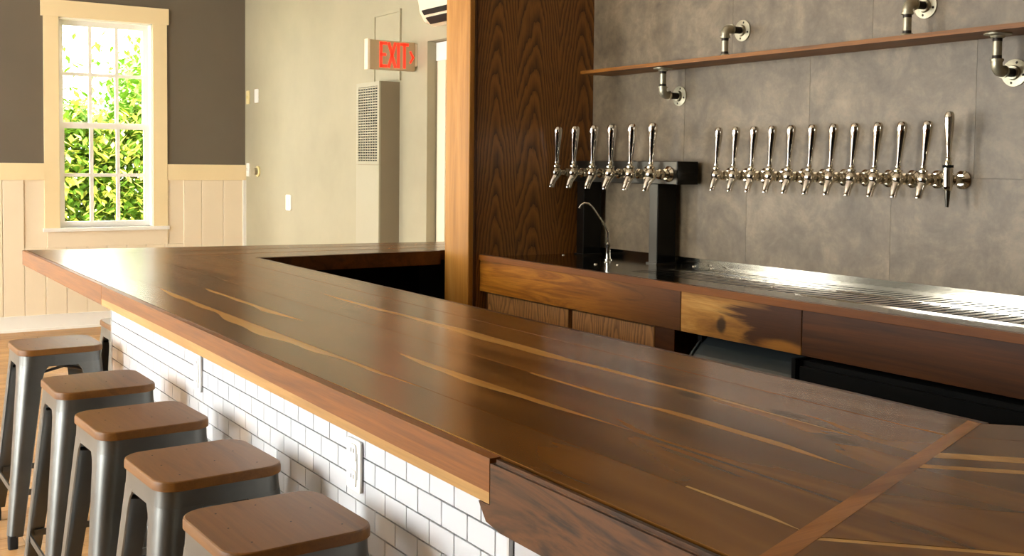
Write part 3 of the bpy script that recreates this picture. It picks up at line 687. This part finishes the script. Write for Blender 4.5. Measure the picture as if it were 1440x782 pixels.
# ------------------------------------------------------------------ shelf on pipe brackets
sh = tag(obj('wall_shelf', B((-3.935, -0.2, 2.137, W - .001, 1.879, 1.894)), 'shelf'), 'long narrow wooden shelf with rough front edge above the taps', 'shelf')
def bracket(x, below, label):
    zs = 1.879 if below else 1.894; s = -1 if below else 1; zw = zs + s * .113; yp = 2.216
    t = thing('pipe_bracket', label, 'shelf bracket', (x, yp, zs), 0, 'pipe brackets of the wall shelf')
    bm = bmesh.new(); lathe(bm, [(0, 0), (.040, 0), (.040, .004), (.022, .007), (.019, .014), (0, .014)], (x, yp, zs), (0, 0, s), 26); obj('shelf_flange', bm, 'galv', t)
    bm = bmesh.new(); lathe(bm, [(0, .010), (.0135, .010), (.0135, .085), (0, .085)], (x, yp, zs), (0, 0, s), 18); nip = obj('pipe', bm, 'galv', t)
    for z0 in (.014, .066):
        bm = bmesh.new(); lathe(bm, [(0.0, z0), (.0139, z0), (.0139, z0 + .010), (0, z0 + .010)], (x, yp, zs), (0, 0, s), 18); obj('thread', bm, 'thread', nip)
    bm = bmesh.new(); pts = [(x, yp, zw - s * .036), (x, yp, zw - s * .02)]
    for k in range(7):
        a = math.radians(90 * k / 6); pts.append((x, yp + .02 - .02 * math.cos(a), zw - s * .02 + s * .02 * math.sin(a)))
    pts.append((x, yp + .036, zw)); tube(bm, pts, .0165, 18)
    lathe(bm, [(0, 0), (.0195, 0), (.0195, .007), (0, .007)], (x, yp, zw - s * .036), (0, 0, s), 18); lathe(bm, [(0, 0), (.0195, 0), (.0195, .007), (0, .007)], (x, yp + .030, zw), (0, 1, 0), 18)
    obj('elbow', bm, 'galv', t)
    bm = bmesh.new(); lathe(bm, [(0, 0), (.0135, 0), (.0135, W - yp - .032), (0, W - yp - .032)], (x, yp + .032, zw), (0, 1, 0), 18); obj('pipe', bm, 'thread', t, label='dark threaded pipe stub')
    bm = bmesh.new(); lathe(bm, [(0, 0), (.042, 0), (.042, .005), (.023, .008), (.020, .016), (0, .016)], (x, W, zw), (0, -1, 0), 28); fl_ = obj('wall_flange', bm, 'galv', t)
    for k in range(4):
        a = math.radians(45 + 90 * k + 30); bm = bmesh.new(); lathe(bm, [(0, 0), (.0048, 0), (.003, .002), (0, .002)], (x + .031 * math.cos(a), W - .006, zw + .031 * math.sin(a)), (0, -1, 0), 10); obj('screw', bm, 'thread', fl_)
bracket(-3.461, True, 'galvanised pipe bracket under the shelf near the oak panel')
bracket(-3.098, False, 'galvanised pipe bracket standing above the shelf left of centre')
bracket(-2.262, False, 'galvanised pipe bracket standing above the shelf toward the right')
bracket(-1.940, True, 'galvanised pipe bracket under the shelf at the right edge')

# ------------------------------------------------------------------ bar stools
SW = 0.312
SZ = 0.740   # seat top
def make_stool():
    t = thing('bar_stool', '', 'stool')
    ring = rrect(SW, SW, .055, 7); n = len(ring); bm = bmesh.new()
    lv = [(SZ - .024, .985), (SZ - .0225, 1.0), (SZ - .008, 1.0), (SZ - .002, .992), (SZ, .975)]
    R_ = [[bm.verts.new((p[0] * s, p[1] * s, z)) for p in ring] for z, s in lv]
    for a, b in zip(R_, R_[1:]):
        for i in range(n): bm.faces.new((a[i], a[(i + 1) % n], b[(i + 1) % n], b[i])).smooth = True
    bm.faces.new(R_[0][::-1]); bm.faces.new(R_[-1]); s = obj('seat', bm, 'seat', t, world=False)
    for q in ((-.10, -.09), (.0, -.1), (.1, -.09), (-.11, .0), (.03, .02), (-.03, .09), (.1, .1)):
        bm = bmesh.new(); lathe(bm, [(0, 0), (.0022, 0), (.0022, .0003), (0, .0003)], (q[0], q[1], SZ), seg=8); obj('nail_hole', bm, 'slot', s, world=False)
    # apron band under the seat
    bm = bmesh.new(); rr = []
    za = SZ - .024
    for z, w in ((za, SW - .010), (za - .02, SW - .009), (za - .044, SW - .006)):
        rr.append([bm.verts.new((p[0], p[1], z)) for p in rrect(w, w, .052, 7)])
    for w_, z in ((SW - .014, za - .044), (SW - .018, za)): rr.append([bm.verts.new((p[0], p[1], z)) for p in rrect(w_, w_, .048, 7)])
    for a, b in zip(rr, rr[1:] + rr[:1]):
        for i in range(len(a)): bm.faces.new((a[i], a[(i + 1) % len(a)], b[(i + 1) % len(a)], b[i])).smooth = True
    obj('apron', bm, 'gun', t, world=False)
    # legs: folded tapering sheet with a round corner
    for sx, sy in ((1, 1), (-1, 1), (-1, -1), (1, -1)):
        bm = bmesh.new(); prev = None; lev = 24
        for k in range(lev + 1):
            q = k / lev; z = (SZ - .062) * (1 - q) + .045 * q
            half = SW / 2 - .0032 + .056 * q             # splay
            wing = .082 - .034 * q
            if q < .07: wing += .020 * (1 - q / .07) ** 2
            r = .050 - .026 * q
            out = []
            for th in (0.0, .0035):
                hh = half - th; r2 = r - th; pl = [(hh - wing, hh)]
                for j in range(7):
                    a = math.radians(90 - 15 * j); pl.append((hh - r2 + r2 * math.cos(a), hh - r2 + r2 * math.sin(a)))
                pl.append((hh, hh - wing)); out.append(pl)
            lp = out[0] + out[1][::-1]
            cur = [bm.verts.new((p[0] * sx, p[1] * sy, z)) for p in lp]
            if prev:
                m_ = len(cur)
                for i in range(m_): bm.faces.new((prev[i], prev[(i + 1) % m_], cur[(i + 1) % m_], cur[i])).smooth = True
            else: bm.faces.new(cur)
            prev = cur
        bm.faces.new(prev)
        lg = obj('leg', bm, 'gun', t, world=False)
        for f in lg.data.polygons: pass
        bm = bmesh.new(); c = .192
        lv2 = [(.0, .034), (.03, .036), (.05, .034)]
        R2 = [[bm.verts.new((sx * c + p[0], sy * c + p[1], z)) for p in rrect(w, w, .010, 3)] for z, w in lv2]
        for a, b in zip(R2, R2[1:]):
            for i in range(len(a)): bm.faces.new((a[i], a[(i + 1) % len(a)], b[(i + 1) % len(a)], b[i]))
        bm.faces.new(R2[0][::-1]); bm.faces.new(R2[-1]); obj('foot', bm, 'rubber', lg, world=False)
    # foot rails and cross brace
    hz = .205; e = SW / 2 + .056 * (SZ - .062 - hz) / (SZ - .107) - .012
    for (ax, ay, bx_, by) in ((-e, -e, e, -e), (e, -e, e, e), (e, e, -e, e), (-e, e, -e, -e)):
        bm = bmesh.new(); dx, dy = bx_ - ax, by - ay
        if abs(dx) > abs(dy): box(bm, min(ax, bx_) + .02, max(ax, bx_) - .02, ay - .003, ay + .003, hz - .011, hz + .011)
        else: box(bm, ax - .003, ax + .003, min(ay, by) + .02, max(ay, by) - .02, hz - .011, hz + .011)
        obj('foot_rail', bm, 'gun', t, world=False)
    for sg in (1, -1):
        bm = bmesh.new(); tube(bm, [(-.132, -.132 * sg, SZ - .105), (0, 0, SZ - .097 + .008 * sg), (.132, .132 * sg, SZ - .105)], .006, 8); obj('cross_brace', bm, 'gundark', t, world=False)
    return t
stool0 = make_stool()
SP = [(-2.075, -.002, 2, 'wood and gunmetal bar stool nearest the viewer at the tiled bar'),
      (-2.593, .005, 3, 'second nearest bar stool, square wood seat, beside the nearer outlet'),
      (-3.126, -.007, 3, 'bar stool in the middle of the tiled bar front, third from the viewer'),
      (-3.70, -.004, 1, 'bar stool with glare on its seat, fourth from the viewer'),
      (-4.565, .017, 1, 'bar stool set apart with its legs and floor showing, fifth from the viewer'),
      (-5.0, .46, 0, 'farthest bar stool, mostly hidden behind the end of the tiled bar')]
for i, (x, y, a, lb) in enumerate(SP):
    o = stool0 if i == 0 else copy_tree(stool0)
    o.location = (x, y, 0); o.rotation_euler = (0, 0, math.radians(a)); o['label'] = lb; o['group'] = 'bar stools along the tiled bar'

# ------------------------------------------------------------------ things on the grey wall
t = thing('wall_heater', 'tall beige wall heater with a louvred grille under the exit sign', 'heater', (-6.9, YG - .08, 0))
HX0, HX1, HY = -7.085, -6.717, 2.488
obj('cabinet', B((HX0 + .006, HX1, HY + .012, YG, 0.02, 2.03)), 'heater_side', t)
obj('front_panel', B((HX0, HX1, HY, HY + .012, .05, 1.452)), 'heater', t)
gr = obj('grille_frame', B((HX0, HX0 + .03, HY, HY + .012, 1.456, 2.03), (HX1 - .03, HX1, HY, HY + .012, 1.456, 2.03), (HX0 + .03, HX1 - .03, HY, HY + .012, 1.456, 1.48), (HX0 + .03, HX1 - .03, HY, HY + .012, 2.0, 2.03)), 'heater', t)
obj('grille_backing', B((HX0 + .03, HX1 - .03, HY + .0095, HY + .0118, 1.48, 2.0)), 'slot', gr)
z = 1.492
lm = B((HX0 + .03 + 6.9, HX1 - .03 + 6.9, HY + .001 - (YG - .08), HY + .008 - (YG - .08), -.004, .004)); lm = mesh('louvre', lm, 'heater')
while z < 1.995: obj('louvre', lm, None, gr, (0, 0, z)); z += .0185
for i in range(1, 8):
    xx = HX0 + .03 + (HX1 - HX0 - .06) * i / 8; obj('grille_bar', B((xx - .003, xx + .003, HY + .0, HY + .006, 1.48, 2.0)), 'heater', gr)

t = thing('access_panel', 'painted access panel frame above the wall heater', 'access panel', (-6.905, YG, 2.05))
obj('panel', B((-7.1, -6.71, YG - .006, YG, 2.05, 2.515)), 'greypaint', t)
obj('frame', B((-7.115, -7.095, YG - .014, YG, 2.04, 2.535), (-6.715, -6.695, YG - .014, YG, 2.04, 2.535), (-7.095, -6.715, YG - .014, YG, 2.515, 2.535)), 'greypaint', t)

t = thing('exit_sign', 'beige exit sign with glowing red letters and arrow above the heater', 'exit sign', (-6.457, 2.45, 2.18))
EX = -6.457
bm = B((EX - .045, EX, 2.285, 2.628, 2.085, 2.278)); bevel(bm, .006, 2); hs_ = obj('housing', bm, 'exitbox', t)
obj('end_cap', B((EX - .048, EX + .003, 2.276, 2.292, 2.082, 2.281)), 'cream', t)
obj('wall_bracket', B((EX - .04, EX - .003, 2.628, YG, 2.12, 2.27)), 'cream', t)
bmx = bmesh.new()
def letter(strokes, y, w, z0=2.108, h=.150, th=.017):
    for (u0, v0, u1, v1) in strokes:
        a = Vector((0, y + u0 * w, z0 + v0 * h)); b = Vector((0, y + u1 * w, z0 + v1 * h)); dv = (b - a).normalized(); nn = Vector((0, -dv.z, dv.y)) * th / 2
        e = dv * th * .45
        prism(bmx, [(EX + .0004, p.y, p.z) for p in (a - nn - e, b - nn + e, b + nn + e, a + nn - e)], (.003, 0, 0))
letter([(0, 0, 0, 1), (0, 0, 1, 0), (0, .5, .8, .5), (0, 1, 1, 1)], 2.372, .036)
letter([(0, 0, 1, 1), (0, 1, 1, 0)], 2.430, .046)
letter([(.5, 0, .5, 1)], 2.480, .04)
letter([(0, 1, 1, 1), (.5, 0, .5, 1)], 2.522, .046)
letter([(0, .68, 1, .45), (0, .22, 1, .45)], 2.590, .020, th=.011)
obj('lettering', bmx, 'exit_red', t, label='glowing red letters EXIT and an arrow')

t = thing('air_conditioner', 'cream wall mounted air conditioner above the doorway', 'air conditioner', (-5.6, YG - .1, 2.34))
prof = [(YG - .002, 2.36), (YG - .10, 2.335), (YG - .17, 2.36), (YG - .205, 2.42), (YG - .215, 2.50), (YG - .21, 2.62), (YG - .19, 2.645), (YG - .002, 2.65)]
bm = bmesh.new(); prism(bm, [(-6.06, p[0], p[1]) for p in prof], (.92, 0, 0)); bevel(bm, .012, 3); obj('case', bm, 'cream', t)
for (ya, za, yb, zb) in ((YG - .214, 2.425, YG - .196, 2.398), (YG - .186, 2.383, YG - .15, 2.347)):
    bm = bmesh.new(); dv = Vector((0, yb - ya, zb - za)).normalized(); nn = Vector((0, dv.z, -dv.y))
    if nn.y > 0: nn = -nn
    prism(bm, [(-6.0, ya, za), (-6.0, yb, zb), (-6.0, yb + nn.y * .006, zb + nn.z * .006), (-6.0, ya + nn.y * .006, za + nn.z * .006)], (.8, 0, 0)); obj('air_slot', bm, 'slot', t)

def wplate(name, x, z, w, h, mat, label, cat, knob=None):
    t = thing(name, label, cat, (x, YG, z))
    bm = bmesh.new(); prism(bm, [(p[0], 0, p[1]) for p in rrect(w, h, min(w, h) * .12, 4)], (0, -.008, 0)); obj('cover_plate', bm, mat, t, world=False)
    if knob == 'toggle':
        bm = B((-.005, .005, -.02, -.008, -.012, .012)); obj('toggle', bm, mat, t, world=False)
    if knob == 'rocker':
        bm = B((-.016, .016, -.012, -.008, -.033, .033)); obj('rocker', bm, mat, t, world=False)
wplate('light_switch', -9.81, 2.065, .08, .125, 'ivory', 'small ivory plate high in the corner of the grey wall', 'switch', 'toggle')
wplate('sensor_box', -9.58, 2.068, .09, .125, 'plate', 'white plate high on the grey wall beside the ivory one', 'sensor')
wplate('light_switch', -9.81, 1.39, .075, .125, 'plate', 'white switch plate in the corner at chair rail height', 'switch', 'toggle')
wplate('light_switch', -8.787, 1.118, .115, .135, 'plate', 'white double switch plate alone on the grey wall above the bar', 'switch', 'rocker')
t = thing('thermostat', 'round silver dial thermostat on the grey wall beside the corner switch', 'thermostat', (-9.54, YG, 1.378))
bm = bmesh.new(); lathe(bm, [(0, 0), (.05, 0), (.05, .012), (.036, .016), (0, .016)], (0, 0, 0), (0, -1, 0), 22); obj('wall_plate', bm, 'ivory', t, world=False)
bm = bmesh.new(); lathe(bm, [(0, .016), (.033, .016), (.030, .04), (0, .042)], (0, 0, 0), (0, -1, 0), 22); obj('dial', bm, 'galv', t, world=False)

# ------------------------------------------------------------------ garden outside the window
struct('ground_outside', B((-30, XF - .25, -14, 14, -.5, -.3)), 'lawn', 'lawn outside the window', 'ground')
sb = thing('garden_shrub', 'leafy yellow green shrub outside the window', 'shrub', (-12.4, 1.7, -.3))
def leaves(n, mat, box_, s):
    bm = bmesh.new()
    for _ in range(n):
        c = Vector([random.uniform(a, b) for a, b in box_])
        topz = 2.25 + .35 * math.sin(c.y * 3.1) + .2 * math.sin(c.y * 9)
        if c.z > topz and random.random() < .93: continue
        q = Matrix.Rotation(random.random() * 6.28, 3, 'Z') @ Matrix.Rotation(random.uniform(-1, 1), 3, 'X')
        L = s * random.uniform(.6, 1.3)
        v = [bm.verts.new(c + q @ Vector(p)) for p in ((0, -L, 0), (L * .45, 0, .1 * L), (0, L, 0), (-L * .45, 0, .1 * L))]
        bm.faces.new(v)
    return bm
bx_ = ((-13.2, -11.7), (.2, 4.2), (-.3, 2.9))
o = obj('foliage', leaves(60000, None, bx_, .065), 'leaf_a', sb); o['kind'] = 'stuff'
o = obj('sun_painted_foliage', leaves(7000, None, ((-12.2, -11.5), (.6, 4.2), (-.3, 2.5)), .06), 'leaf_b', sb); o['kind'] = 'stuff'  # paler leaf copy stands in for sunlight on the shrub
for i in range(7):
    bm = bmesh.new(); yb = 1.2 + i * .3
    tube(bm, [(-12.4, yb, -.3), (-12.3, yb + random.uniform(-.1, .1), .7), (-12.2, yb + random.uniform(-.3, .3), 1.8)], [.025, .018, .008], 8); obj('stem', bm, 'bark', sb)
